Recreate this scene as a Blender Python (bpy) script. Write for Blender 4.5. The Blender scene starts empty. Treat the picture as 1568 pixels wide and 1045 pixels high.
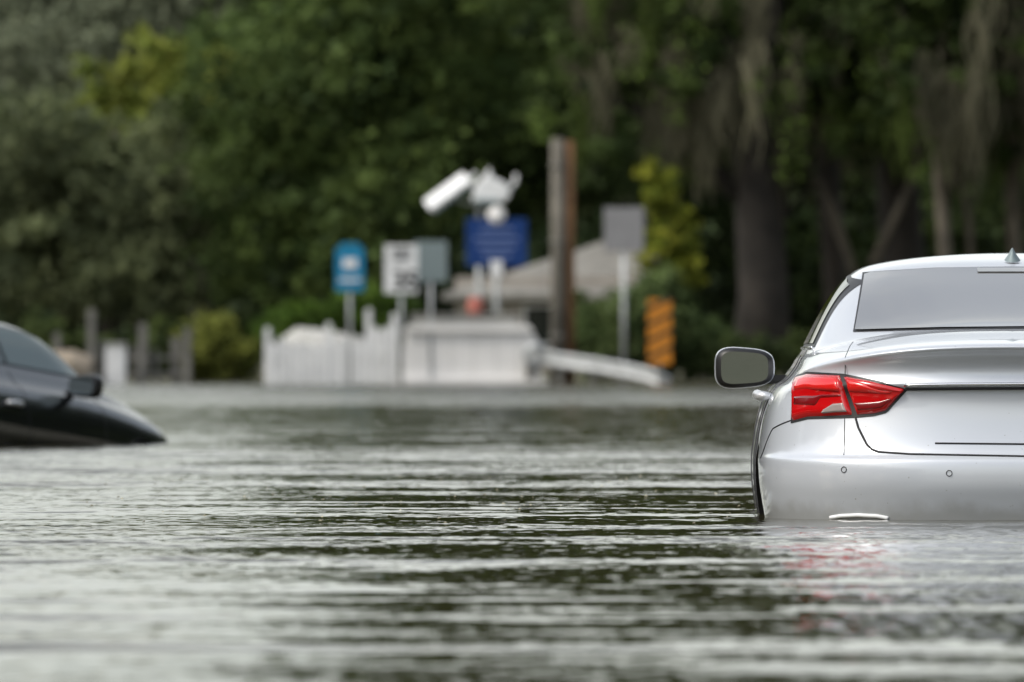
import bpy, bmesh, math, random
import numpy as np
from mathutils import Vector, Matrix
from mathutils.bvhtree import BVHTree
random.seed(7); rng=np.random.default_rng(11)
sc=bpy.context.scene
sc.view_settings.view_transform='Standard'; sc.view_settings.look='None'; sc.view_settings.exposure=0
COL=sc.collection

# ---------------------------------------------------------------- materials
def mat(name, col, rough=.5, metal=0, coat=0, ior=1.5, var=0, vscale=3, spec=.5, bump=0):
    m=bpy.data.materials.new(name); m.use_nodes=True
    nt=m.node_tree; b=nt.nodes['Principled BSDF']
    b.inputs['Base Color'].default_value=(*col,1); b.inputs['Roughness'].default_value=rough
    b.inputs['Metallic'].default_value=metal; b.inputs['Coat Weight'].default_value=coat
    b.inputs['Coat Roughness'].default_value=.03; b.inputs['IOR'].default_value=ior
    b.inputs['Specular IOR Level'].default_value=spec
    if var>0 or bump>0:
        tc=nt.nodes.new('ShaderNodeTexCoord'); n=nt.nodes.new('ShaderNodeTexNoise')
        n.inputs['Scale'].default_value=vscale; n.inputs['Detail'].default_value=5
        nt.links.new(tc.outputs['Object'],n.inputs['Vector'])
        r=nt.nodes.new('ShaderNodeValToRGB')
        r.color_ramp.elements[0].position=.3; r.color_ramp.elements[1].position=.7
        r.color_ramp.elements[0].color=(*[c*(1-var) for c in col],1)
        r.color_ramp.elements[1].color=(*[min(1,c*(1+var)) for c in col],1)
        nt.links.new(n.outputs['Fac'],r.inputs['Fac']); nt.links.new(r.outputs['Color'],b.inputs['Base Color'])
        if bump>0:
            bp=nt.nodes.new('ShaderNodeBump'); bp.inputs['Strength'].default_value=bump
            nt.links.new(n.outputs['Fac'],bp.inputs['Height']); nt.links.new(bp.outputs['Normal'],b.inputs['Normal'])
    return m
def leafmat(name,trans=.25):
    m=bpy.data.materials.new(name); m.use_nodes=True; nt=m.node_tree
    b=nt.nodes['Principled BSDF']; b.inputs['Roughness'].default_value=.7; b.inputs['Specular IOR Level'].default_value=.15
    a=nt.nodes.new('ShaderNodeVertexColor'); a.layer_name='Col'
    t=nt.nodes.new('ShaderNodeBsdfTranslucent'); mx=nt.nodes.new('ShaderNodeMixShader'); mx.inputs[0].default_value=trans
    nt.links.new(a.outputs['Color'],b.inputs['Base Color']); nt.links.new(a.outputs['Color'],t.inputs['Color'])
    nt.links.new(b.outputs[0],mx.inputs[1]); nt.links.new(t.outputs[0],mx.inputs[2])
    nt.links.new(mx.outputs[0],nt.nodes['Material Output'].inputs['Surface'])
    return m
def grimepaint(m,col):
    """mud film and specks just above the flood line, faint dust elsewhere"""
    nt=m.node_tree; N=nt.nodes; L=nt.links; b=N['Principled BSDF']
    tc=N.new('ShaderNodeTexCoord'); sp=N.new('ShaderNodeSeparateXYZ'); L.new(tc.outputs['Object'],sp.inputs[0])
    n=N.new('ShaderNodeTexNoise'); n.inputs['Scale'].default_value=9; n.inputs['Detail'].default_value=6; L.new(tc.outputs['Object'],n.inputs['Vector'])
    a=N.new('ShaderNodeMath'); a.operation='MULTIPLY_ADD'; L.new(n.outputs['Fac'],a.inputs[0]); a.inputs[1].default_value=-.10; L.new(sp.outputs[2],a.inputs[2])
    mr=N.new('ShaderNodeMapRange'); mr.interpolation_type='SMOOTHSTEP'; L.new(a.outputs[0],mr.inputs[0])
    mr.inputs[1].default_value=.03; mr.inputs[2].default_value=-.04; mr.inputs[3].default_value=0; mr.inputs[4].default_value=.45
    v=N.new('ShaderNodeTexNoise'); v.inputs['Scale'].default_value=75; v.inputs['Detail'].default_value=1; L.new(tc.outputs['Object'],v.inputs['Vector'])
    s=N.new('ShaderNodeMapRange'); L.new(v.outputs['Fac'],s.inputs[0]); s.inputs[1].default_value=.76; s.inputs[2].default_value=.80; s.inputs[3].default_value=0; s.inputs[4].default_value=.55
    mx=N.new('ShaderNodeMath'); mx.operation='MAXIMUM'; L.new(mr.outputs[0],mx.inputs[0]); L.new(s.outputs[0],mx.inputs[1])
    c=N.new('ShaderNodeMix'); c.data_type='RGBA'; L.new(mx.outputs[0],c.inputs[0]); c.inputs[6].default_value=(*col,1); c.inputs[7].default_value=(.20,.19,.15,1)
    L.new(c.outputs[2],b.inputs['Base Color'])
LEAF=leafmat('foliage',.35); 
M_silver=mat('silver_paint',(.60,.635,.69),.40,.28,.9); grimepaint(M_silver,(.60,.635,.69))
M_blackp=mat('black_paint',(.004,.005,.007),.25,0,.5,1.4)
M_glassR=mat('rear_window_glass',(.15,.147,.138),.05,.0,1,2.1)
M_glass=mat('dark_glass',(.010,.016,.014),.03,0,0,1.45)
M_glassG=mat('green_tint_glass',(.03,.075,.062),.03,0,0,1.5)
M_gasket=mat('rubber_black',(.012,.012,.013),.45)
M_seam=mat('seam_dark',(.01,.01,.012),.6)
M_chrome=mat('chrome',(.75,.76,.78),.1,1)
M_handle=mat('satin_chrome',(.70,.71,.73),.35,.6)
M_red=mat('tail_lens_red',(.50,.004,.006),.15,0,.6)
M_redd=mat('tail_lens_dark_red',(.17,.002,.004),.2,0,.5)
M_redl=mat('tail_lens_bright_red',(.68,.012,.010),.2,0,.5)
M_rev=mat('reverse_lens',(.33,.27,.26),.2,.1,.6)
M_tyre=mat('tyre',(.02,.02,.02),.8)
M_mirror=mat('mirror_glass',(.30,.34,.33),.03,1)
M_bark=mat('bark',(.024,.020,.017),.9,var=.5,vscale=2,bump=.5)
M_barkl=mat('bark_light',(.11,.095,.075),.9,var=.4,vscale=2)
M_conc=mat('concrete_white',(.80,.79,.78),.8,var=.06,vscale=1.3)
M_concg=mat('concrete_grey',(.42,.42,.40),.85,var=.2,vscale=1.5)
M_white=mat('white_paint',(.76,.77,.78),.5,var=.08)
M_galv=mat('galvanised',(.46,.48,.49),.45,.4,var=.15)
M_alu=mat('sign_back_aluminium',(.20,.25,.26),.5,.2)
M_blue=mat('sign_blue',(.010,.042,.17),.5,spec=.2)
M_cyan=mat('sign_light_blue',(.02,.22,.40),.5,spec=.2)
M_black=mat('sign_black',(.012,.012,.012),.5)
M_orange=mat('sign_orange',(.60,.22,.01),.5)
M_woodg=mat('grey_wood',(.19,.185,.17),.9,var=.3,vscale=2)
M_pole=mat('pole_grey_wood',(.13,.12,.10),.9,var=.3,vscale=2)
M_woodb=mat('brown_wood',(.17,.09,.04),.9,var=.3,vscale=2)
M_roof=mat('roof_grey',(.23,.225,.21),.8,var=.25,vscale=2)
M_wall=mat('house_wall',(.36,.33,.30),.8,var=.1)
M_rock=mat('rock_tan',(.32,.27,.21),.9,var=.3,vscale=3)
M_brick=mat('red_plastic',(.40,.12,.09),.6)

# ---------------------------------------------------------------- helpers
def empty(name,loc=(0,0,0)):
    e=bpy.data.objects.new(name,None); e.location=loc; COL.objects.link(e); return e
def obj(name,verts,faces,m,parent=None,smooth=False,mi=None):
    me=bpy.data.meshes.new(name); me.from_pydata([tuple(v) for v in verts],[],faces)
    ms=m if isinstance(m,list) else [m]
    for q in ms: me.materials.append(q)
    if mi is not None: me.polygons.foreach_set('material_index',mi)
    if smooth: me.polygons.foreach_set('use_smooth',[True]*len(me.polygons))
    me.update()
    o=bpy.data.objects.new(name,me); COL.objects.link(o)
    if parent: o.parent=parent
    return o
def box(name,c,s,m,parent=None,bev=.01,rot=(0,0,0)):
    bm=bmesh.new(); bmesh.ops.create_cube(bm,size=1)
    bmesh.ops.scale(bm,vec=s,verts=bm.verts)
    if bev>0: bmesh.ops.bevel(bm,geom=bm.edges[:],offset=min(bev,min(s)*.45),segments=2,affect='EDGES')
    me=bpy.data.meshes.new(name); bm.to_mesh(me); bm.free(); me.materials.append(m)
    o=bpy.data.objects.new(name,me); o.location=c; o.rotation_euler=rot; COL.objects.link(o)
    if parent: o.parent=parent
    return o
def tube(name,pts,rad,m,parent=None,n=10):
    pts=[Vector(p) for p in pts]; V=[];F=[]
    if not hasattr(rad,'__len__'): rad=[rad]*len(pts)
    for i,p in enumerate(pts):
        d=(pts[min(i+1,len(pts)-1)]-pts[max(i-1,0)]).normalized()
        u=d.orthogonal().normalized() if i==0 else (u-d*u.dot(d)).normalized()
        w=d.cross(u)
        for k in range(n):
            a=2*math.pi*k/n; V.append(p+(u*math.cos(a)+w*math.sin(a))*rad[i])
    for i in range(len(pts)-1):
        for k in range(n):
            F.append((i*n+k,i*n+(k+1)%n,(i+1)*n+(k+1)%n,(i+1)*n+k))
    F.append(tuple(range(n))[::-1]); F.append(tuple(range((len(pts)-1)*n,len(pts)*n)))
    return obj(name,V,F,m,parent,True)
def leaves(name,P,size,cols,m,parent=None,up=.4,aspect=.6):
    n=len(P)
    nrm=rng.normal(size=(n,3)); nrm[:,2]+=up; nrm/=np.linalg.norm(nrm,axis=1)[:,None]
    r=rng.normal(size=(n,3)); u=np.cross(nrm,r); u/=np.linalg.norm(u,axis=1)[:,None]; v=np.cross(nrm,u)
    s=size[:,None]
    V=np.stack([P-u*s,P-v*s*aspect,P+u*s,P+v*s*aspect],1).reshape(-1,3)
    quads(name,V,cols,m,parent)
def quads(name,V,cols,m,parent=None):
    n=len(V)//4
    me=bpy.data.meshes.new(name); me.vertices.add(4*n); me.vertices.foreach_set('co',V.astype(np.float32).ravel())
    me.loops.add(4*n); me.loops.foreach_set('vertex_index',np.arange(4*n,dtype=np.int32))
    me.polygons.add(n); me.polygons.foreach_set('loop_start',np.arange(n,dtype=np.int32)*4)
    me.polygons.foreach_set('loop_total',np.full(n,4,dtype=np.int32))
    me.update(calc_edges=True)
    ca=me.color_attributes.new('Col','FLOAT_COLOR','POINT')
    C=np.ones((4*n,4),dtype=np.float32); C[:,:3]=np.repeat(cols,4,axis=0); ca.data.foreach_set('color',C.ravel())
    me.materials.append(m); o=bpy.data.objects.new(name,me); COL.objects.link(o)
    if parent: o.parent=parent
    return o
def blobcloud(blobs,per,colA,colB,lsize,clump=.28,lumv=1.0):
    PP=[];SS=[];CC=[]
    colA=np.array(colA);colB=np.array(colB)
    for (cx,cy,cz,rx,ry,rz) in blobs:
        nc=max(6,int(per*rx*rz/6)); 
        d=rng.normal(size=(nc,3)); d/=np.linalg.norm(d,axis=1)[:,None]
        rad=rng.uniform(.45,1.08,nc)[:,None]
        C=np.array([cx,cy,cz])+d*rad*np.array([rx,ry,rz])
        rc=clump*min(rx,rz)*rng.uniform(.5,1.4,nc)
        k=30
        off=rng.normal(size=(nc,k,3))*rc[:,None,None]*np.array([.6,.6,.42])
        P=(C[:,None,:]+off).reshape(-1,3)
        t=np.clip(rng.normal(.45,.3,nc),0,1)
        lum=(1+lumv*rng.uniform(-.3,.28,nc))*(1+.35*d[:,2])  # light from above put into leaf colour: clump tops lighter, undersides darker
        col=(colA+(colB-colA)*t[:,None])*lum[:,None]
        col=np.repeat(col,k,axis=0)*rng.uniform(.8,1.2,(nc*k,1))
        PP.append(P);CC.append(col);SS.append(lsize*rng.uniform(.6,1.5,nc*k))
    P=np.concatenate(PP); keep=P[:,2]>.0
    return P[keep],np.concatenate(SS)[keep],np.clip(np.concatenate(CC)[keep],0,.6)

# ---------------------------------------------------------------- camera
H=0.60; F=400.0
cam=bpy.data.cameras.new('camera'); co=bpy.data.objects.new('camera',cam); COL.objects.link(co)
cam.lens=F; cam.sensor_width=36; cam.clip_start=1; cam.clip_end=6000
co.location=(0,0,H); co.rotation_euler=(math.radians(90)+math.atan(22.5/17422),0,0)
cam.dof.use_dof=True; cam.dof.focus_distance=41.9; cam.dof.aperture_fstop=6.8
sc.camera=co

# ---------------------------------------------------------------- world + sun
SE,SR=math.radians(50),math.radians(-115)
w=bpy.data.worlds.new('World'); sc.world=w; w.use_nodes=True; nt=w.node_tree
bg=nt.nodes['Background']; sky=nt.nodes.new('ShaderNodeTexSky'); sky.sky_type='NISHITA'; sky.sun_disc=False
sky.sun_elevation=SE; sky.sun_rotation=SR; sky.dust_density=3; sky.air_density=1.2; sky.ozone_density=1
hs=nt.nodes.new('ShaderNodeHueSaturation'); hs.inputs['Saturation'].default_value=.42
tc=nt.nodes.new('ShaderNodeTexCoord'); mp=nt.nodes.new('ShaderNodeMapping'); mp.inputs['Scale'].default_value=(1,1,3)
cn=nt.nodes.new('ShaderNodeTexNoise'); cn.inputs['Scale'].default_value=2.2; cn.inputs['Detail'].default_value=6
cr=nt.nodes.new('ShaderNodeValToRGB'); cr.color_ramp.elements[0].position=.38; cr.color_ramp.elements[1].position=.62
cr.color_ramp.elements[0].color=(.80,.84,.9,1); cr.color_ramp.elements[1].color=(1.3,1.24,1.14,1)
mu=nt.nodes.new('ShaderNodeMix'); mu.data_type='RGBA'; mu.blend_type='MULTIPLY'; mu.inputs[0].default_value=1
nt.links.new(tc.outputs['Generated'],mp.inputs[0]); nt.links.new(mp.outputs[0],cn.inputs['Vector']); nt.links.new(cn.outputs['Fac'],cr.inputs['Fac'])
nt.links.new(sky.outputs[0],hs.inputs['Color']); nt.links.new(hs.outputs[0],mu.inputs[6]); nt.links.new(cr.outputs[0],mu.inputs[7])
sz=nt.nodes.new('ShaderNodeSeparateXYZ'); nt.links.new(tc.outputs['Generated'],sz.inputs[0])
hr=nt.nodes.new('ShaderNodeValToRGB'); nt.links.new(sz.outputs[2],hr.inputs['Fac'])
hr.color_ramp.elements[0].position=.22; hr.color_ramp.elements[0].color=(1.0,.97,.90,1)
hr.color_ramp.elements[1].position=.6; hr.color_ramp.elements[1].color=(.54,.55,.57,1)
mu2=nt.nodes.new('ShaderNodeMix'); mu2.data_type='RGBA'; mu2.blend_type='MULTIPLY'; mu2.inputs[0].default_value=1
sc2=nt.nodes.new('ShaderNodeVectorMath'); sc2.operation='SCALE'; sc2.inputs['Scale'].default_value=2.05
nt.links.new(mu.outputs[2],mu2.inputs[6]); nt.links.new(hr.outputs[0],mu2.inputs[7]); nt.links.new(mu2.outputs[2],sc2.inputs[0])
nt.links.new(sc2.outputs[0],bg.inputs['Color']); bg.inputs['Strength'].default_value=.15
sl=bpy.data.lights.new('sun','SUN'); sl.energy=2.0; sl.angle=math.radians(14); sl.color=(1,.94,.82)
so=bpy.data.objects.new('sun',sl); COL.objects.link(so)
sd=Vector((math.sin(SR)*math.cos(SE),math.cos(SR)*math.cos(SE),math.sin(SE)))
so.rotation_euler=sd.to_track_quat('Z','Y').to_euler()

# ---------------------------------------------------------------- water
def water():
    m=bpy.data.materials.new('flood_water'); m.use_nodes=True; nt=m.node_tree; N=nt.nodes; L=nt.links
    b=N['Principled BSDF']; b.inputs['Base Color'].default_value=(.040,.036,.015,1)
    b.inputs['Roughness'].default_value=.03; b.inputs['IOR'].default_value=1.33
    g=N.new('ShaderNodeNewGeometry'); sp=N.new('ShaderNodeSeparateXYZ'); L.new(g.outputs['Position'],sp.inputs[0])
    X,Y=sp.outputs[0],sp.outputs[1]
    def M(op,a,b_=None,c=None):
        n=N.new('ShaderNodeMath'); n.operation=op
        for i,v in enumerate((a,b_,c)):
            if v is None: continue
            if isinstance(v,(int,float)): n.inputs[i].default_value=v
            else: L.new(v,n.inputs[i])
        return n.outputs[0]
    def noise(sx,sy,det,off=0):
        cx=N.new('ShaderNodeCombineXYZ'); L.new(M('MULTIPLY_ADD',X,sx,off),cx.inputs[0]); L.new(M('MULTIPLY',Y,sy),cx.inputs[1])
        n=N.new('ShaderNodeTexNoise'); n.noise_dimensions='2D'; n.inputs['Scale'].default_value=1; n.inputs['Detail'].default_value=det
        n.inputs['Roughness'].default_value=.55
        L.new(cx.outputs[0],n.inputs['Vector']); s=N.new('ShaderNodeSeparateColor'); L.new(n.outputs['Color'],s.inputs[0])
        return M('SUBTRACT',s.outputs[0],.5),M('SUBTRACT',s.outputs[1],.5)
    a1=noise(4.2,2.6,2); a2=noise(.9,1.5,1,31); a3=noise(.22,.75,1,77); a4=noise(16,8,1,5)
    dist=noise(.12,.02,1,9)[0]
    Yd=M('MULTIPLY_ADD',dist,4.0,Y)
    def ramp(stops):
        r=N.new('ShaderNodeValToRGB'); e=r.color_ramp.elements
        mx=250
        e[0].position=stops[0][0]/mx; e[0].color=(stops[0][1],)*3+(1,)
        e[1].position=stops[-1][0]/mx; e[1].color=(stops[-1][1],)*3+(1,)
        for p,v in stops[1:-1]:
            q=e.new(p/mx); q.color=(v,)*3+(1,)
        L.new(M('DIVIDE',Yd,mx),r.inputs['Fac']); return r.outputs['Color']
    amp=ramp([(0,.8),(27,.8),(31,.8),(34,1),(40,1),(42,.46),(51,.38),(54,.6),(72,.6),(78,.42),(130,.42),(160,.8),(250,.9)])
    bias=ramp([(24,0.0),(51,.0),(53,.7),(55,.04),(57.5,.04),(58.5,.95),(62,.85),(63.5,.03),(65.5,.75),(70,.55),(73,.03),(128,.05),(150,.85),(250,.95)])
    fine=ramp([(20,.25),(30,.35),(35,1),(249,1),(250,1)])
    amp=M('MULTIPLY',amp,2.3); bias=M('MULTIPLY',bias,.10)
    lm=N.new('ShaderNodeMapRange'); lm.interpolation_type='SMOOTHSTEP'
    q=M('ADD',M('MULTIPLY_ADD',Y,.017,X),M('MULTIPLY',a3[0],1.5)); L.new(q,lm.inputs[0])
    lm.inputs[1].default_value=.0; lm.inputs[2].default_value=-.9; lm.inputs[3].default_value=0; lm.inputs[4].default_value=1
    near=N.new('ShaderNodeMapRange'); L.new(Y,near.inputs[0]); near.inputs[1].default_value=95; near.inputs[2].default_value=65; near.inputs[3].default_value=0; near.inputs[4].default_value=1
    lmask=M('MULTIPLY',lm.outputs[0],near.outputs[0])
    amp=M('MULTIPLY_ADD',lmask,.35,amp); bias=M('MULTIPLY_ADD',lmask,.05,bias)
    def slope(i):
        s=M('MULTIPLY_ADD',a4[i],.15,M('MULTIPLY',a1[i],.20)); s=M('MULTIPLY',s,fine)
        s=M('MULTIPLY_ADD',a2[i],.19,s); s=M('MULTIPLY_ADD',a3[i],.17,s)
        return M('MULTIPLY',s,amp)
    floor_=M('ADD',M('MULTIPLY_ADD',a4[0],.07,.020),M('MULTIPLY',a1[0],.03))
    sy=M('MAXIMUM',M('ADD',slope(1),bias),floor_); sx=M('MULTIPLY',slope(0),.9)
    cx=N.new('ShaderNodeCombineXYZ'); L.new(sx,cx.inputs[0]); L.new(M('MULTIPLY',sy,-1),cx.inputs[1]); cx.inputs[2].default_value=1
    vn=N.new('ShaderNodeVectorMath'); vn.operation='NORMALIZE'; L.new(cx.outputs[0],vn.inputs[0]); L.new(vn.outputs[0],b.inputs['Normal'])
    return m
obj('water',[(-400,-150,0),(400,-150,0),(400,300,0),(-400,300,0)],[(0,1,2,3)],water())

gy=[-3000,-100,0,200,238,243,248,256,300,420,4000]; gz=[-.6,-.6,-.55,-.5,-.35,-.05,.12,.25,.5,1.0,1.0]
gx=[-3000,-300,-60,-30,-14,-6,0,6,14,30,60,300,3000]
V=[];Fc=[]
for j,y in enumerate(gy):
    for i,x in enumerate(gx): V.append((x,y,gz[j]+ (0.05*math.sin(i*1.7+j) if 4<j<9 else 0)))
for j in range(len(gy)-1):
    for i in range(len(gx)-1):
        a=j*len(gx)+i; Fc.append((a,a+1,a+1+len(gx),a+len(gx)))
obj('ground',V,Fc,mat('ground_grass_mud',(.11,.11,.07),.95,var=.5,vscale=.4),smooth=True)

# ---------------------------------------------------------------- sedan
FX=[0,.12,.25,.38,.5,.6,.7,.78,.85,.91,.955,.985,1.0]
LV=[(-.35,0,.15,.90,.9,3,4.75),(-.10,0,.05,.95,.95,3,4.83),(.0,0,.030,.97,1.0,3,4.85),(.08,0,.012,.98,1.0,3,4.86),(.13,0,.0,.985,1.0,3,4.86),(.205,0,.002,.985,1.0,3,4.86),
(.226,0,.014,.984,1,3,4.86),(.236,0,.045,.98,1,3,4.85),(.31,0,.072,.972,1,3,4.85),(.40,.005,.088,.952,1,3,4.84),(.472,.015,.088,.925,1,3,4.82),
(.488,.018,.070,.915,1,3,4.80),(.502,.022,.062,.905,1,3,4.80),(.515,.026,.074,.895,1,3,4.80),(.555,.055,.080,.872,1,3,4.78),(.600,.078,.056,.85,1,3,4.75),(.628,.09,.022,.84,1,3,4.72),
(.640,.09,.026,.83,1,3,4.65),(.652,.088,.12,.822,.95,3,4.5),(.680,.092,.45,.812,.85,3,4.2),(.698,.098,.80,.803,.72,3,3.85),(.706,.096,.87,.795,.70,3,3.75),
(.785,.05,1.19,.735,.55,3.4,3.5),(.865,.025,1.50,.675,.42,3.6,3.25),(.922,.018,1.73,.625,.36,3.6,3.02),(.952,.022,1.84,.592,.36,3.4,2.9),
(.972,.022,1.98,.545,.36,3.2,2.8),(.988,.014,2.15,.42,.3,3,2.75),(.995,.004,2.28,.22,.2,3,2.72),(.997,0,2.35,.03,.1,3,2.68)]
def half(l,hood):
    z0,dr,yr,w,a,n,yf=l; P=[]
    for f in FX: P.append((-w*f, yr+a*(1-(max(0,1-f**n))**(1/n)), z0-dr*f**3))
    y0=yr+a; af=a*.9; y1=yf-af
    for i in range(1,9): P.append((-w,y0+(y1-y0)*i/9,z0-dr))
    for f in FX[::-1]: P.append((-w*f, yf-af*(1-(max(0,1-f**n))**(1/n)), z0-dr*f**3))
    if hood>0: P=[(x,y,z-(hood*((y-3.2)/1.5)**1.4*min(1,z/.6) if y>3.2 and z>0 else 0)) for x,y,z in P]
    return P
def sedan(name,paint,rearglass,hood=0,lv=3,sideglass=None):
    sideglass=sideglass or M_glass
    root=empty(name); rings=[]; V=[]; Fc=[]
    for l in LV:
        P=half(l,hood); R=P+[(-x,y,z) for (x,y,z) in P[-2:0:-1]]; rings.append(len(V)); V+=R
    n=len(R)
    for k in range(len(LV)-1):
        for i in range(n): Fc.append((rings[k]+i,rings[k+1]+i,rings[k+1]+(i+1)%n,rings[k]+(i+1)%n))
    Fc.append(tuple(rings[-1]+i for i in range(n))); Fc.append(tuple(rings[0]+i for i in range(n))[::-1])
    o=obj('body_tmp',V,Fc,[paint,M_seam],None,True)
    bm=bmesh.new(); bm.from_mesh(o.data); bmesh.ops.recalc_face_normals(bm,faces=bm.faces); bm.to_mesh(o.data); bm.free()
    md=o.modifiers.new('s','SUBSURF'); md.levels=lv; md.render_levels=lv
    cut=[]
    for sx in (-1,1):
        for wy in (1.12,3.92):
            bpy.ops.mesh.primitive_cylinder_add(vertices=64,radius=.395,depth=.35,location=(sx*.965,wy,-.125),rotation=(0,math.pi/2,0))
            c=bpy.context.object; c.data.materials.append(paint); c.data.materials.append(M_seam)
            for p in c.data.polygons: p.material_index=1
            cut.append(c); b=o.modifiers.new('b','BOOLEAN'); b.object=c; b.operation='DIFFERENCE'; b.solver='EXACT'
            try: b.material_mode='TRANSFER'
            except Exception: pass
    dg=bpy.context.evaluated_depsgraph_get(); me=bpy.data.meshes.new_from_object(o.evaluated_get(dg))
    body=bpy.data.objects.new('body',me); COL.objects.link(body); body.parent=root
    bpy.data.objects.remove(o)
    for c in cut: bpy.data.objects.remove(c)
    bv=BVHTree.FromPolygons([v.co for v in me.vertices],[p.vertices[:] for p in me.polygons])
    def pj(a,b,ax):
        o_,d={'r':((a,-3,b),(0,1,0)),'f':((a,9,b),(0,-1,0)),'l':((-3,a,b),(1,0,0)),'R':((3,a,b),(-1,0,0)),'t':((a,b,3),(0,0,-1))}[ax]
        h=bv.ray_cast(Vector(o_),Vector(d))
        if h[0] is None: return None
        nn=h[1]
        if nn.dot(Vector(d))>0: nn=-nn
        return h[0],nn
    def lerp(poly,u):
        L=[0]
        for i in range(1,len(poly)): L.append(L[-1]+math.dist(poly[i],poly[i-1]))
        t=u*L[-1]
        for i in range(1,len(poly)):
            if t<=L[i]+1e-9:
                k=(t-L[i-1])/max(1e-9,L[i]-L[i-1]); return tuple(poly[i-1][j]+(poly[i][j]-poly[i-1][j])*k for j in (0,1))
        return poly[-1]
    def patch(nm,bot,top,ax,off,m,dome=0,nu=36,nv=14,relax=0):
        VV=[];FF=[]
        for j in range(nv+1):
            for i in range(nu+1):
                u,v=i/nu,j/nv; A=lerp(bot,u); B=lerp(top,u); a=A[0]+(B[0]-A[0])*v; b=A[1]+(B[1]-A[1])*v
                h=pj(a,b,ax)
                e=min(1,min(u*nu,(1-u)*nu,v*nv,(1-v)*nv)/2.0)
                if h is None: VV.append(VV[-1] if VV else Vector((0,0,0))); continue
                VV.append(h[0]+h[1]*(off+dome*math.sqrt(e) if e>0 else -.002 if dome else off))
        A=np.array([tuple(v) for v in VV]).reshape(nv+1,nu+1,3)
        for _ in range(relax):
            A[1:-1,1:-1]=.5*A[1:-1,1:-1]+.125*(A[:-2,1:-1]+A[2:,1:-1]+A[1:-1,:-2]+A[1:-1,2:])
        if relax: A+=np.array({'r':(0,-1,.6),'f':(0,1,.5),'l':(-1,0,0),'R':(1,0,0)}[ax])*.0025
        VV=A.reshape(-1,3).tolist()
        for j in range(nv):
            for i in range(nu):
                a=j*(nu+1)+i; FF.append((a,a+1,a+nu+2,a+nu+1))
        return obj(nm,VV,FF,m,root,True)
    def seam(nm,path,ax,r=.0028,m=M_seam,off=0,res=40):
        pts=[]
        for i in range(res+1):
            a,b=lerp(path,i/res); h=pj(a,b,ax)
            if h: pts.append(h[0]+h[1]*off)
        return tube(nm,pts,r,m,root,8)
    mir=lambda P:[(-a,b) for a,b in P]
    patch('rear_window_seal',[(-.622,.688),(-.3,.697),(0,.70),(.3,.697),(.622,.688)],[(-.572,.917),(-.3,.934),(0,.938),(.3,.934),(.572,.917)],'r',.002,M_gasket,nu=50,nv=30)
    patch('rear_window',[(-.614,.694),(-.59,.6935),(-.3,.701),(0,.704),(.3,.701),(.59,.6935),(.614,.694)],[(-.566,.906),(-.555,.912),(-.3,.929),(0,.933),(.3,.929),(.555,.912),(.566,.906)],'r',.005,rearglass,nu=50,nv=30,relax=6)
    patch('windshield',[(-.68,.66),(0,.71),(.68,.66)],[(-.54,.90),(0,.93),(.54,.90)],'f',.004,M_glass,nu=40,nv=24,relax=4)
    for ax,nm in (('l','left'),('R','right')):
        patch(nm+'_window_trim',[(1.28,.632),(3.42,.632)],[(1.72,.885),(2.05,.908),(2.75,.908),(3.0,.88)],ax,.002,M_gasket)
        patch(nm+'_rear_door_window',[(1.36,.645),(2.20,.645)],[(1.75,.868),(1.95,.893),(2.20,.897)],ax,.004,sideglass,relax=3)
        patch(nm+'_front_door_window',[(2.25,.645),(3.34,.645)],[(2.25,.897),(2.72,.895),(2.95,.868)],ax,.004,sideglass,relax=3)
        if hood==0: seam(nm+'_chrome_sill',[(1.3,.628),(3.44,.628)],ax,.006,M_chrome,.003)
        seam(nm+'_rear_door_seam',[(1.42,.60),(1.55,.5),(1.60,.2),(1.62,-.1)],ax)
        seam(nm+'_front_door_seam',[(2.22,.60),(2.24,-.2)],ax)
        seam(nm+'_fender_seam',[(3.38,.5),(3.36,.3),(3.30,-.2)],ax)
        seam(nm+'_bumper_seam',[(.42,.365),(.60,.33),(.74,.22)],ax,.003)
    for s in (-1,1):
        S=(lambda P:P) if s<0 else mir; side='left' if s<0 else 'right'
        patch(side+'_tail_lamp_base',S([(-.862,.350),(-.80,.366),(-.625,.372),(-.56,.378),(-.515,.39),(-.440,.474)]),S([(-.855,.50),(-.84,.527),(-.80,.541),(-.67,.534),(-.55,.508),(-.440,.478)]),'r',.002,M_gasket)
        patch(side+'_tail_lamp_outer',S([(-.856,.358),(-.80,.373),(-.636,.380)]),S([(-.850,.50),(-.835,.524),(-.80,.535),(-.684,.529)]),'r',.004,M_red,.014)
        patch(side+'_tail_lamp_outer_band',S([(-.845,.462),(-.80,.470),(-.668,.468)]),S([(-.836,.508),(-.80,.520),(-.686,.515)]),'r',.0185,M_redl,.003,20,6)
        patch(side+'_tail_lamp_outer_dark_segment',S([(-.848,.410),(-.76,.405),(-.745,.440),(-.66,.450)]),S([(-.843,.448),(-.80,.456),(-.70,.458),(-.664,.458)]),'r',.0185,M_redd,.002,20,6)  # darker red segment of the lens structure
        patch(side+'_reverse_lamp',S([(-.748,.384),(-.70,.386),(-.646,.388)]),S([(-.735,.396),(-.70,.424),(-.662,.430)]),'r',.0185,M_rev,.003,16,8)
        patch(side+'_tail_lamp_inner',S([(-.622,.381),(-.56,.386),(-.518,.397),(-.452,.473)]),S([(-.672,.527),(-.60,.513),(-.55,.502),(-.452,.479)]),'r',.004,M_red,.012)
        patch(side+'_tail_lamp_inner_dark_segment',S([(-.618,.392),(-.56,.396),(-.525,.405),(-.49,.440)]),S([(-.634,.43),(-.60,.432),(-.54,.436),(-.49,.446)]),'r',.0165,M_redd,.002,20,6)  # darker red segment of the inner lens
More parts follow.
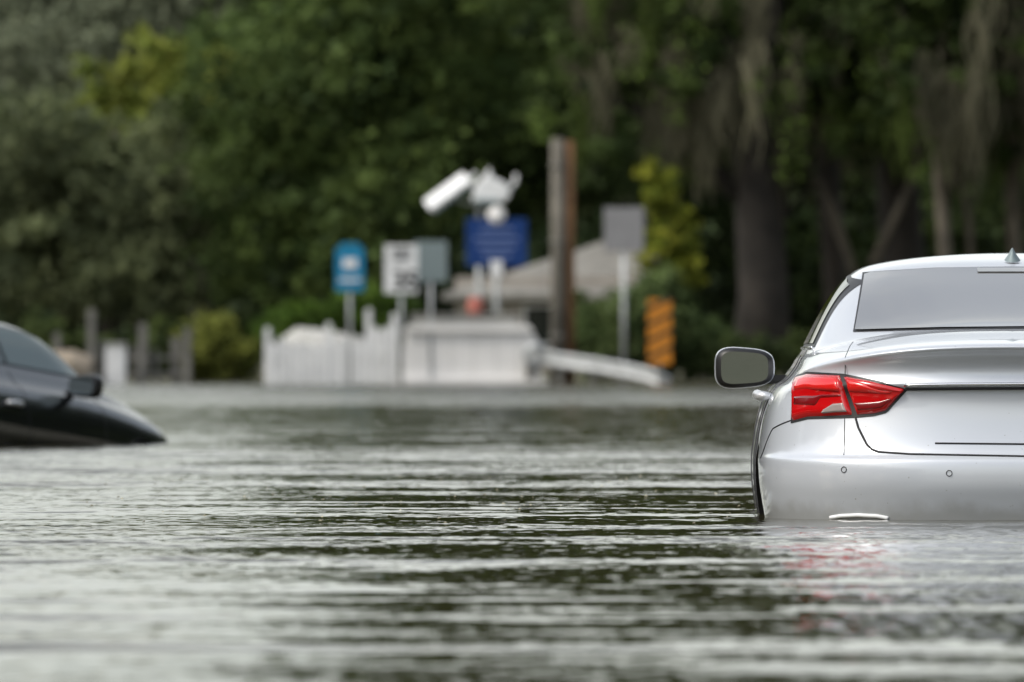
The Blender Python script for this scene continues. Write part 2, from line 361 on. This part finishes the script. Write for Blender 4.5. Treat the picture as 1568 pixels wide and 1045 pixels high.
        patch(side+'_tail_lamp_inner_band',S([(-.648,.47),(-.58,.466),(-.49,.462)]),S([(-.662,.510),(-.60,.500),(-.49,.474)]),'r',.0165,M_redl,.002,20,6)
        seam(side+'_lid_seam',S([(-.628,.372),(-.618,.335),(-.588,.275),(-.57,.257),(-.545,.248),(-.43,.240),(0,.232)]),'r',.0045,M_seam,0,80)
        seam(side+'_lid_deck_seam',S([(-.672,.16),(-.655,.4),(-.64,.7),(-.625,.92)]),'t',.0018,M_seam,-.0006)
        for sx,sz in ((-.672,.183),(-.290,.171)):
            h=pj(sx*-s if s>0 else sx,sz,'r')
            if h:
                t1=h[1].cross(Vector((0,0,1))).normalized(); t2=h[1].cross(t1)
                pts=[h[0]+h[1]*.001+t1*.0105*math.cos(t*math.pi/8)+t2*.0105*math.sin(t*math.pi/8) for t in range(17)]
                tube(side+'_parking_sensor_ring',pts,.0015,M_seam,root,6)
        mc=Vector((s*1.015,2.95,.553)); VV=[];FF=[]; a_,b_,c_=.118,.07,.079
        sg=lambda v,e: math.copysign(abs(v)**e,v)
        for i in range(17):
            for j in range(32):
                ph=-math.pi/2+math.pi*i/16; th=2*math.pi*j/32
                yy=sg(math.sin(ph),.75); rr=abs(math.cos(ph))**.45
                VV.append(mc+Vector((a_*rr*sg(math.cos(th),.6),b_*yy,c_*rr*sg(math.sin(th),.6)*(1-.12*(sg(math.cos(th),.6)*-s)))))
        for i in range(16):
            for j in range(32): FF.append((i*32+j,i*32+(j+1)%32,(i+1)*32+(j+1)%32,(i+1)*32+j))
        obj(side+'_mirror_housing',VV,FF,[M_gasket,paint],root,True,[0 if (i<6) else 1 for i in range(16) for j in range(32)])
        VV=[mc+Vector((0,-.0715,0))];FF=[]
        for j in range(48):
            th=2*math.pi*j/48
            VV.append(mc+Vector((.092*sg(math.cos(th),.5),-.0715,.061*sg(math.sin(th),.5)*(1-.1*(sg(math.cos(th),.5)*-s)))))
            FF.append((0,1+j,1+(j+1)%48))
        obj(side+'_mirror_glass',VV,FF,M_mirror,root)
        box(side+'_mirror_arm',(s*.885,2.99,.507),(.14,.06,.035),M_gasket,root,.012)
        for hy in ((1.5,2.32) if hood==0 else (1.2,2.0)):
            h=pj(hy,.448 if hood==0 else .36,'l' if s<0 else 'R')
            if h: 
                p=h[0]; tube(side+'_door_handle',[p+Vector((0,-.09,0)),p+Vector((s*.035,-.075,0)),p+Vector((s*.042,0,.002)),p+Vector((s*.035,.075,0)),p+Vector((0,.09,0))],[.012,.018,.020,.018,.012],M_handle,root,10)
        for wy in (1.12,3.92):
            prof=[(0,.20),(.10,.20),(.19,.21),(.225,.225),(.23,.23),(.30,.235),(.335,.22),(.345,.16),(.345,.05)]
            VV=[];FF=[];mi=[]
            for r,xx in prof:
                for k in range(40):
                    t=2*math.pi*k/40; VV.append((s*(.70+xx),wy+r*math.cos(t),-.15+r*math.sin(t)))
            for i in range(len(prof)-1):
                for k in range(40): FF.append((i*40+k,i*40+(k+1)%40,(i+1)*40+(k+1)%40,(i+1)*40+k)); mi.append(0 if i>3 else 1)
            obj(side+'_wheel',VV,FF,[M_tyre,M_galv],root,True,mi)
    seam('lid_shadow_line',[(-.448,.478),(-.3,.480),(0,.482),(.3,.480),(.448,.478)],'r',.0055,M_seam,.001)
    seam('lid_chrome_bar',[(-.452,.492),(-.3,.496),(0,.498),(.3,.496),(.452,.492)],'r',.006,M_chrome,.002)
    seam('plate_recess_line',[(-.34,.280),(0,.277),(.34,.280)],'r',.0035,M_seam,0)
    seam('lower_bumper_bright_spot',[(-.72,.006),(-.68,.013),(-.62,.016),(-.55,.013),(-.51,.005)],'r',.008,M_white,.002)  # white tube painted in for the bright reflection spot at the waterline
    seam('lower_bumper_bright_spot_right',[(.72,.006),(.62,.016),(.51,.005)],'r',.008,M_white,.002)  # same painted reflection spot, mirrored
    VV=[];FF=[]
    prof=[(0,.054,.0),(.2,.046,.010),(.45,.030,.026),(.7,.014,.048),(.9,.006,.064),(1,.002,.070)]
    for t,hw,z in prof:
        y0=1.86+.05*t; y1=2.05-.075*t
        for k in range(12):
            a=2*math.pi*k/12; VV.append((hw*math.cos(a),(y0+y1)/2+(y1-y0)/2*math.sin(a),.941+z))
    for i in range(5):
        for k in range(12): FF.append((i*12+k,i*12+(k+1)%12,(i+1)*12+(k+1)%12,(i+1)*12+k))
    FF.append(tuple(60+k for k in range(12)))
    obj('shark_fin_antenna',VV,FF,M_alu if hood==0 else paint,root,True)
    pts=[(.058*math.cos(a),1.955+.105*math.sin(a),.949) for a in [math.pi*k/10 for k in range(10,21)]]
    tube('antenna_dark_reflection',pts,.006,M_gasket,root,6)  # dark arc painted in for the fin's reflection in the glass below
    patch('high_stop_lamp',[(-.14,.909),(.14,.909)],[(-.14,.924),(.14,.924)],'r',.011,M_galv,0,12,4)
    return root
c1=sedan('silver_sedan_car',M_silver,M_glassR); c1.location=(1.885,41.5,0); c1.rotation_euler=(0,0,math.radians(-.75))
c2=sedan('black_sedan_car',M_blackp,M_glass,.17,2,M_glassG)
c2.location=(-5.04,74.0,.10); c2.rotation_euler=(math.radians(-5.0),0,math.radians(-25))

# ---------------------------------------------------------------- signs & roadside objects
def post(par,x,y,z1,r=.035,m=M_galv,z0=-.4): return tube('post',[(x,y,z0),(x,y,z1)],r,m,par,8)
def signplate(par,nm,x,y,z,w_,h_,m,rim=None):
    box(nm,(x,y,z),(w_,.02,h_),m,par,.008)
def text(par,s,x,y,z,size,m,off=0):
    c=bpy.data.curves.new('lettering','FONT'); c.body=s; c.size=size; c.align_x='CENTER'; c.align_y='CENTER'; c.extrude=.003; c.offset=off
    c.materials.append(m); o=bpy.data.objects.new('lettering',c); o.location=(x,y,z); o.rotation_euler=(math.radians(90),0,0); COL.objects.link(o); o.parent=par
e=empty('blue_evacuation_route_sign'); post(e,-3.42,240,2.85); signplate(e,'plate',-3.42,239.95,2.42,.60,.92,M_cyan)
box('symbol',(-3.42,239.93,2.55),(.30,.01,.20),M_white,e,.0); box('symbol_band',(-3.42,239.93,2.2),(.44,.01,.07),M_white,e,.0); box('top_tab',(-3.42,239.95,2.91),(.42,.02,.12),M_cyan,e,.01)
e=empty('speed_limit_sign'); post(e,-2.33,239.5,2.9); signplate(e,'plate',-2.33,239.44,2.42,.70,1.02,M_white)
text(e,'SPEED\nLIMIT',-2.33,239.42,2.72,.15,M_black,.003); text(e,'35',-2.24,239.42,2.18,.52,M_black,.018)
e=empty('road_sign_back'); post(e,-1.72,241,2.9); signplate(e,'plate',-1.72,240.95,2.60,.70,.86,M_alu)
e=empty('road_sign_back'); post(e,2.36,240,3.2,.045); signplate(e,'plate',2.36,239.93,3.27,.84,.92,mat('sign_back_grey',(.24,.24,.25),.6,var=.1)); 
e=empty('blue_information_sign'); post(e,-.33,243,3.5,.05,M_galv); signplate(e,'plate',-.33,242.9,3.02,1.30,1.02,M_blue)
tx=mat('sign_text',(.16,.22,.42),.5)
for k,(wd,z) in enumerate(((.7,3.3),(.95,3.1),(.8,2.92),(.6,2.74))): box('lettering_line',(-.33,242.885,z),(wd,.008,.05),tx,e,0)
bpy.ops.mesh.primitive_uv_sphere_add(radius=.19,location=(-.33,242.9,3.60)); o=bpy.context.object; o.name='round_cap'; o.scale=(1,.5,1); o.data.materials.append(M_conc); o.parent=e
box('lower_plaque',(-.33,242.85,2.46),(.26,.03,.34),M_white,e,.02)
e=empty('solar_street_light'); post(e,-.72,250,4.0,.06,M_galv)
rt=(math.radians(20),math.radians(-36),0)
box('solar_panel',(-1.42,250,4.20),(1.08,.75,.09),M_white,e,.02,rt)
box('panel_face',(-1.38,249.98,4.12),(1.0,.7,.05),M_alu,e,.01,rt)
tube('arm',[(-.72,250,3.9),(-1.3,250,4.02)],.03,M_galv,e)
prism_l=[(-.90,3.98),(-.82,4.35),(-.62,4.52),(-.50,4.74),(-.40,4.50),(-.12,4.38),(-.02,4.14),(-.16,3.96)]
V=[(x,249.7,z) for x,z in prism_l]+[(x,250.3,z) for x,z in prism_l]; n_=len(prism_l)
o=obj('lamp_hood',V,[tuple(range(n_)),tuple(range(2*n_-1,n_-1,-1))]+[(i,i+n_,(i+1)%n_+n_,(i+1)%n_) for i in range(n_)],M_white,e); b=o.modifiers.new('b','BEVEL'); b.width=.05; b.segments=3
tube('bracket',[(-.15,250,4.15),(.08,250,4.42),(.09,250,4.58)],.045,M_white,e); tube('bracket',[(-.80,250,4.2),(-.93,250,4.45),(-.80,250,4.62)],.04,M_white,e)
box('lamp_box',(-.55,249.7,3.98),(.55,.25,.12),M_alu,e,.02)
e=empty('utility_pole'); tube('pole',[(.96,241,-.4),(.98,241,2.5),(.97,241,5.2)],[.17,.155,.14],M_pole,e,14)
tube('brown_pole',[(1.22,241.1,-.4),(1.20,241.1,5.15)],[.13,.12],M_woodb,e,12)
for z in (1.0,3.0,4.6): tube('strap',[(.97,241,z),(.97,241,z+.05)],.172,M_woodg,e,14)
e=empty('hazard_marker_sign'); post(e,3.09,238,1.5); box('plate',(3.09,237.95,1.10),(.50,.02,1.36),M_orange,e,.01)
ms=mat('stripe_brown',(.04,.025,.01),.6)
for k in range(4):
    z=.66+k*.34; V=[(2.84,237.935,z-.16),(3.34,237.935,z+.08),(3.34,237.935,z+.19),(2.84,237.935,z-.05)]
    obj('stripe',V,[(0,1,2,3)],ms,e)
e=empty('concrete_bridge_parapet')
def prism(nm,prof,y0,y1,m,par,bw=.03):
    V=[(x,y0,z) for x,z in prof]+[(x,y1,z) for x,z in prof]; n=len(prof)
    Fc=[tuple(range(n)),tuple(range(2*n-1,n-1,-1))]+[(i+n,(i+1)%n+n,(i+1)%n,i)[::-1] for i in range(n)]
    o=obj(nm,V,Fc,m,par); b=o.modifiers.new('b','BEVEL'); b.width=bw; b.segments=2; return o
prism('wall',[(-2.36,-.4),(-2.36,0.1),(-2.22,1.12),(.38,1.12),(.50,.95),(.60,.1),(.60,-.4)],241,241.5,M_conc,e)
prism('footing',[(-2.5,-.4),(-2.5,.06),(.75,.06),(.75,-.4)],240.8,240.98,M_conc,e)
prism('coping',[(-2.26,1.14),(-2.22,1.22),(.34,1.22),(.40,1.14)],240.9,241.6,M_conc,e)
for k in range(5): box('joint',(-1.75+k*.47,240.999,.6),(.012,.01,.9),M_concg,e,0)
box('handrail',(-1.0,241.3,1.46),(2.35,.10,.09),M_woodg,e,.02)
box('rail_infill',(-1.0,241.35,1.33),(2.25,.04,.15),M_concg,e,.01)
e=empty('steel_guardrail'); V=[];Fc=[]
prof=[(0,.17),(-.05,.13),(-.05,.08),(0,.03),(0,-.03),(-.05,-.08),(-.05,-.13),(0,-.17)]
path=[(.35,240.8,.62),(1.0,240.2,.50),(1.7,239.6,.40),(2.3,239,.30),(2.85,238.4,.18),(3.3,238,.0)]
for x,y,z in path:
    for dy,dz in prof: V.append((x,y+dy,z+dz))
for i in range(len(path)-1):
    for k in range(7): a=i*8+k; Fc.append((a,a+1,a+9,a+8))
o=obj('w_beam',V,Fc,M_galv,e,True); s=o.modifiers.new('s','SOLIDIFY'); s.thickness=.006
for x,y,z in path[:5]: box('post',(x,y+.12,z/2-.2),(.12,.16,z+.5),M_woodg,e,.01)
tube('rounded_end',[(.75,240.5,.78),(.42,240.5,.80),(.28,240.5,.66),(.34,240.5,.46),(.6,240.5,.34)],.07,M_galv,e)
e=empty('white_picket_fence')
for k in range(19):
    x=-5.15+k*.145; h=.86+.05*math.sin(k*1.9)+rng.uniform(-.05,.05)+(.28 if k>14 else 0)-(.12 if 4<k<9 else 0)
    prism('picket',[(x,-.3),(x+.11,-.3),(x+.11,h),(x+.055,h+.07),(x,h)],242+.02*(k%2),242.04+.02*(k%2),M_white,e,.01)
box('rail',(-3.84,242.1,.75),(2.75,.05,.1),M_white,e); box('rail',(-3.84,242.1,.25),(2.75,.05,.1),M_white,e)
for x,h in ((-5.2,1.5),(-3.9,1.6),(-3.05,1.9),(-2.5,1.8)): box('fence_post',(x,242.15,h/2-.3),(.13,.13,h),M_white,e,.02)
e=empty('covered_boat'); V=[];Fc=[]
st=[(-4.9,.1,.95),(-4.6,.35,1.15),(-4.0,.5,1.1),(-3.4,.5,1.0),(-3.0,.45,.9)]
for x,hw,zt in st:
    for a,b in ((-1,.55),(-.85,.1),(-.3,-.1),(.3,-.1),(.85,.1),(1,.55),(.5,.95),(0,1.05),(-.5,.95)): V.append((x,243.4+a*hw*1.3,b*zt))
for i in range(4):
    for k in range(9): Fc.append((i*9+k,i*9+(k+1)%9,(i+1)*9+(k+1)%9,(i+1)*9+k))
Fc.append(tuple(range(9))); Fc.append(tuple(range(36,45))); obj('hull_and_cover',V,Fc,M_concg,e,True)
e=empty('weathered_wood_fence')
for k,(x,h,wd) in enumerate(((-10.6,1.0,.14),(-10.2,.7,.12),(-9.75,1.1,.16),(-9.0,1.6,.17),(-8.78,.95,.13),(-8.1,.8,.11),(-7.9,1.30,.2),(-7.62,.75,.1),(-7.2,1.0,.22),(-6.95,1.2,.16))):
    box('post',(x,243.5+.2*(k%3),h/2-.2),(wd,wd,h+.4),M_woodg,e,.02)
box('rail',(-8.8,243.7,.55),(3.9,.05,.09),M_woodg,e); box('rail',(-8.8,243.7,.2),(3.9,.05,.09),M_woodg,e)
e=empty('utility_cabinet'); box('cabinet',(-8.46,243,.36),(.44,.35,.9),M_white,e,.04); box('cabinet_lid',(-8.46,243,.84),(.5,.4,.06),M_concg,e,.02)
bm=bmesh.new(); bmesh.ops.create_icosphere(bm,subdivisions=3,radius=1)
for v in bm.verts: v.co*=1+.12*math.sin(v.co.x*5+v.co.y*3)*math.cos(v.co.z*4+1)
me=bpy.data.meshes.new('boulder'); bm.to_mesh(me); bm.free(); me.materials.append(M_rock)
for p in me.polygons: p.use_smooth=True
o=bpy.data.objects.new('boulder',me); o.location=(-9.5,242.5,.3); o.scale=(.6,.5,.42); COL.objects.link(o)
e=empty('house'); box('walls',(1.2,262,1.3),(5.0,5,2.2),M_wall,e,.02)
V=[(-1.6,259,2.0),(4.0,259,2.0),(4.0,265,2.0),(-1.6,265,2.0),(2.3,262,3.3),(3.0,262,3.3),(-1.6,259,1.88),(4.0,259,1.88),(4.0,265,1.88),(-1.6,265,1.88)]
obj('roof',V,[(0,1,5,4),(1,2,5),(2,3,4,5),(3,0,4),(0,6,7,1),(1,7,8,2),(2,8,9,3),(3,9,6,0),(6,9,8,7)],M_roof,e)
for x in (-.6,.6,1.9,3.0):
    box('window_frame',(x,259.47,1.3),(.72,.06,.95),M_white,e,.01); box('window_pane',(x,259.43,1.3),(.58,.04,.8),M_glass,e,.005)
e=empty('plastic_barrel'); V=[];Fc=[]
for r,z in ((.12,0),(.17,.08),(.18,.3),(.17,.5),(.12,.56),(0,.56)):
    for k in range(14): V.append((-.78+r*math.cos(k*math.pi/7),246+r*math.sin(k*math.pi/7),1.3+z))
for i in range(5):
    for k in range(14): Fc.append((i*14+k,i*14+(k+1)%14,(i+1)*14+(k+1)%14,(i+1)*14+k))
obj('barrel',V,Fc,M_brick,e,True); box('stand',(-.78,246,.65),(.5,.4,1.29),M_woodg,e)

# ---------------------------------------------------------------- vegetation
bl=[]
for k in range(90):
    x=-75+150*k/89+rng.uniform(-1.5,1.5); h=11.5+2.0*math.sin(k*.7)+rng.uniform(-1.2,1.6)+(3 if x>0 else 0)
    bl.append((x,325+rng.uniform(-8,8),h*.62,3.2,3,h*.42)); bl.append((x+1,322+rng.uniform(-4,4),h*.28,3.0,2.5,h*.32))
P,S,C=blobcloud(bl,46,(.075,.095,.055),(.16,.185,.10),.30,.30,.8)  # distance haze mixed into the pale grey-green leaf colours
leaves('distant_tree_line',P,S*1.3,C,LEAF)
bl=[]
for k in range(26):
    x=-5+45*k/25+rng.uniform(-1,1); t=min(1,(x+6)/6)
    for z in (11,14.5,18,21):
        if z>12+11*t: continue
        bl.append((x+rng.uniform(-1,1),296+rng.uniform(-4,4),z+rng.uniform(-1,1),3.0,3,2.6))
P,S,C=blobcloud(bl,34,(.022,.036,.013),(.075,.105,.03),.30,.34)
leaves('added_reflection_canopy',P,S*1.4,C,LEAF)  # crowns mostly above the frame, added to darken the water reflection
bl=[]
for sx in (-1,1):
    for k in range(26):
        y=-20+10*k; x=sx*(24+rng.uniform(-2,3))
        if sx>0 and y<0: continue
        bl.append((x,y,6.5,3.5,6,4.5)); bl.append((x-sx*.5,y+4,2.4,2.5,5.5,2.4))
P,S,C=blobcloud(bl,30,(.025,.04,.015),(.07,.10,.025),.42,.34)
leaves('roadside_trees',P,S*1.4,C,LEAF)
bl=[]
for k in range(60):
    x=-45+90*k/59; bl.append((x,290+rng.uniform(-6,6),1.9,1.9,2,2.3+rng.uniform(-.5,.8)))
P,S,C=blobcloud(bl,60,(.017,.028,.014),(.058,.085,.034),.24,.35)
leaves('understory_hedge',P,S*1.2,C,LEAF)

def tree(name,x,y,hgt,r0,blobs,cA,cB,per=170,ls=.12,barkm=M_bark,lean=0,lumv=1.0):
    e=empty(name)
    top=hgt*.75
    tube('trunk',[(x,y,-.1),(x+lean*.3,y,top*.3),(x+lean*.7,y,top*.65),(x+lean,y,top)],[r0*1.3,r0,r0*.75,r0*.35],barkm,e,12)
    for i,b in enumerate(blobs):
        z0=top*rng.uniform(.35,.75); p=(x+lean*z0/top,y,z0)
        mid=((p[0]+b[0])/2+rng.uniform(-.3,.3),(y+b[1])/2,(z0+b[2])/2+.4)
        tube('limb',[p,mid,(b[0],b[1],b[2])],[r0*.45,r0*.28,r0*.1],barkm,e,8)
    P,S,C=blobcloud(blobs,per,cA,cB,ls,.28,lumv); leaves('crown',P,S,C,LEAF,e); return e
dA,dB=(.044,.072,.024),(.115,.160,.044)
tree('oak_tree',-3.6,268,10,.35,[(-4.2,266,7.2,2.6,2.2,2.0),(-5.6,266,4.9,2.0,2,1.8),(-3.2,265,4.4,2.1,2,1.7),(-1.6,267,6.2,2.0,2,1.7),(-6.2,267,7.0,1.8,2,1.6),(-2.6,266,9.0,2.6,2,1.7),(-5.4,266,2.9,1.7,1.5,1.4),(-3.6,264,2.6,1.5,1.5,1.1)],dA,dB)
tree('oak_tree',0,272,11,.35,[(-.6,270,8.8,2.4,2,1.8),(1.2,270,7.6,2.1,2,1.9),(-.9,270,6.4,2.0,2,1.6),(1.6,271,5.3,1.8,2,1.6),(-.6,270,4.6,1.6,1.6,1.4),(2.6,272,9.4,2.4,2,1.8)],(.052,.085,.030),(.135,.185,.055))
tree('oak_tree',-9.5,272,8,.32,[(-9.9,270,4.6,2.3,2,1.7),(-8.1,269,3.9,1.8,2,1.6),(-11.6,270,5.2,2.2,2,1.9),(-10.8,269,2.7,2.0,2,1.4),(-7.9,270,5.4,1.5,1.8,1.2),(-13.6,271,4.5,2.4,2,2.3),(-8.6,268,2.4,1.6,1.5,1.2)],(.078,.096,.052),(.15,.175,.085),lumv=.8)  # haze put into the greyer, paler leaf colours of this oak
tree('sunlit_elm_tree',-7.6,280,9,.3,[(-7.6,278,6.6,1.7,1.5,1.1),(-9.0,279,7.4,1.5,1.5,1.0),(-6.8,279,7.7,1.5,1.5,1.0),(-8.3,278,5.6,1.6,1.5,1.0),(-6.3,279,6.0,1.2,1.5,1.2),(-10,279,6.2,1.4,1.5,1.0)],(.11,.145,.028),(.24,.265,.055))  # sunlight put into the brighter yellow-green leaf colours
tree('hazy_cypress_tree',-11,300,11,.3,[(-11.5,298,8,2.5,2,1.8),(-8.5,299,9.6,2.6,2,1.6),(-13.2,300,9.6,2.5,2,1.7),(-5.5,300,10.2,2.6,2,1.6),(-10.5,300,10.5,2.6,2,1.6)],(.12,.14,.095),(.21,.235,.155),lumv=.6)  # haze put into the leaf colours as pale grey-green
def moss(parent,spots,cA,cB,n=30):
    Vq=[];Cq=[]; cA=np.array(cA);cB=np.array(cB)
    for (x,y,z,L) in spots:
        c=cA+(cB-cA)*rng.random(); wv=rng.uniform(0,6)
        if rng.random()<.25: c=np.array([.085,.12,.03])*rng.uniform(.7,1.3)
        for i in range(n):
            px=x+rng.normal()*.15; py=y+rng.normal()*.2; l=L*rng.uniform(.3,1.1); zz=z+rng.uniform(-.4,.4)
            seg=6; wd=rng.uniform(.015,.045); col=c*rng.uniform(.6,1.4); pp=[]
            for s_ in range(seg+1):
                t=s_/seg; pp.append((px*(1-t*.4)+x*t*.4+.13*math.sin(wv+t*5+i*.2),py,zz-l*t,wd*(1-.7*t)))
            for s_ in range(seg):
                a,b=pp[s_],pp[s_+1]
                Vq+=[(a[0]-a[3],a[1],a[2]),(a[0]+a[3],a[1],a[2]),(b[0]+b[3],b[1],b[2]),(b[0]-b[3],b[1],b[2])]; Cq.append(col)
    quads('spanish_moss',np.array(Vq),np.clip(np.array(Cq),0,.5),LEAF,parent)
gA,gB=(.070,.068,.044),(.185,.175,.115)
def mossy(x,y,r0,x0,x1,light=False,nm='mossy_live_oak_tree'):
    e=empty(nm); bk=M_barkl if light else M_bark
    tube('trunk',[(x,y,-.2),(x+.1,y,2),(x-.1,y,5),(x+.2,y,9),(x+.3,y,12)],[r0*1.35,r0,r0*.9,r0*.75,r0*.4],bk,e,14)
    bl=[]
    for k in range(6):
        bx=x0+(x1-x0)*(k+.5)/6+rng.uniform(-.4,.4); bz=rng.uniform(6.6,9.4); by=y+rng.uniform(-2,2)
        tube('limb',[(x+.1,y,rng.uniform(3.5,6.5)),((x+bx)/2,(y+by)/2,bz-1.2+rng.uniform(-.5,.5)),(bx,by,bz)],[r0*.45,r0*.3,r0*.12],bk,e,8)
        bl.append((bx,by,bz,1.4,1.8,1.2)); bl.append((bx+rng.uniform(-.8,.8),by+1,bz+2.6,1.9,2,1.5))
        bl.append((bx+rng.uniform(-.6,.6),by-1,bz-1.7,.8,.9,.7))
    P,S,C=blobcloud(bl,85,(.022,.038,.014),(.08,.115,.030),.12,.35); leaves('crown',P,S,C,LEAF,e)
    sp=[]
    for k in range(int(10*(x1-x0))):
        sp.append((rng.uniform(x0,x1),y+rng.uniform(-3,1),rng.uniform(5.8,9.2),rng.uniform(.6,2.1)))
    moss(e,sp,gA,gB)
    return e
mossy(5.5,253,.56,1.2,6.0); mossy(8.7,255,.52,5.5,9.6); mossy(9.55,252,.16,8.5,12,True); mossy(11.2,254,.18,10,15,True); mossy(7.4,263,.3,3,9)
mossy(16,256,.5,12,20); mossy(-19,258,.5,-24,-14)
e=empty('leaning_branches')
for a,b in (((7.7,254,2.2),(6.5,254,5.2)),((7.9,255,1.5),(7.0,254.5,3.9)),((8.0,253,2.6),(9.4,253,6.2)),((6.0,254,3.4),(5.6,254,6.4)),((10.3,254,1.8),(9.8,254,5.5))):
    tube('branch',[a,((a[0]+b[0])/2+.15,a[1],(a[2]+b[2])/2),b],[.10,.08,.05],M_barkl,e,8)
e=empty('green_hanging_vine'); sp=[]
for x,z,L in ((3.85,8.3,1.9),(3.6,7.0,1.4),(6.05,7.6,3.0),(6.2,6.0,1.6),(7.9,8.2,1.8),(5.5,6.9,1.0),(8.9,7.0,1.8),(4.2,8.8,1.2),(9.0,5.9,1.5),(10.1,8.4,1.6),(.6,6.0,.7),(2.8,8.0,1.3)):
    for q in range(70): sp.append((x+rng.normal()*.20,250.5+rng.normal()*.4,z-L*rng.random(),1))
P=np.array([s_[:3] for s_ in sp]); n=len(P)
leaves('vine_leaves',P,np.full(n,.08),np.array([(.11,.165,.035)])*rng.uniform(.5,1.3,(n,1)),LEAF,e)
tree('dark_shrub_tree',6.6,275,7,.2,[(4.4,273,3.6,1.8,1.6,1.6),(6.8,273,2.2,2.0,1.6,1.8),(9.5,274,2.8,2.2,1.6,2.2),(11.4,273,3.2,1.8,1.6,2.2),(5.4,274,5.6,1.8,1.6,1.6),(8.6,275,5.9,2.2,1.6,1.7),(11.5,275,6.6,2,1.6,1.7),(3.3,274,6.3,1.7,1.5,1.6)],(.013,.022,.010),(.062,.09,.026),120)
tree('yellow_green_sapling',3.4,248,4.6,.07,[(3.3,248,4.1,.42,.4,.6),(3.55,248,3.3,.48,.4,.6),(3.1,248,2.8,.40,.4,.5),(3.0,248,4.6,.3,.3,.35),(3.7,248,2.4,.5,.4,.5)],(.11,.15,.02),(.28,.29,.04),900,.07)
def shrub(name,blobs,cA,cB,per=900,ls=.075):
    e=empty(name)
    for b in blobs: tube('stem',[(b[0],b[1],-.1),(b[0]+.05,b[1],b[2])],[.04,.02],M_bark,e,6)
    P,S,C=blobcloud(blobs,per,cA,cB,ls); leaves('leaves',P,S,C,LEAF,e)
shrub('green_bush',[(1.9,246,.9,.7,.6,.8),(2.7,246,1.3,.8,.6,.9),(3.5,247,1.0,.8,.6,.9),(3.3,247,2.0,.6,.5,.5),(1.6,247,1.5,.5,.5,.5),(4.3,248,.7,.7,.6,.7)],(.05,.08,.028),(.16,.21,.08))
shrub('green_bush',[(-4.4,247,1.35,.6,.5,.5),(-3.6,247,1.5,.6,.5,.5),(-2.7,247,1.6,.6,.5,.5),(-5.0,248,1.0,.6,.5,.6),(-3.1,247,.9,.7,.5,.7)],(.04,.075,.015),(.12,.20,.03))
shrub('ornamental_grass_clump',[(-6.4,244.5,.75,.75,.5,.75),(-6.0,244.5,.5,.6,.5,.55),(-6.8,245,.4,.5,.5,.5)],(.10,.12,.028),(.25,.27,.06),1100,.06)
shrub('low_shore_bushes',[(-10.2,246,.8,.9,.6,.7),(-9,247,.6,.8,.5,.6),(-7.8,247,.7,.8,.5,.7),(5.2,246,.5,.9,.6,.6),(6.5,247,.5,1,.6,.6),(8,247,.6,1,.6,.7),(10,247,.5,1.2,.6,.7)],(.03,.045,.018),(.09,.12,.035),500,.08)
n=160; xs=rng.uniform(-1.6,1.0,n); ys=rng.uniform(40,56,n)
P=np.stack([xs*ys/42,ys,np.full(n,.006)],1)
V=[];
for p in P:
    s_=rng.uniform(.003,.009); a=rng.uniform(0,3.1); u=np.array([math.cos(a),math.sin(a),.0])*s_; v=np.array([-math.sin(a),math.cos(a),.0])*s_*.6; h=np.array([0,0,s_*.8])
    V+=[p-u,p-v+h,p+u+h*.4,p+v]
quads('floating_leaf_litter',np.array(V),np.tile(np.array([(.5,.47,.34)]),(n,1))*rng.uniform(.4,1.2,(n,1)),LEAF)
print('done')
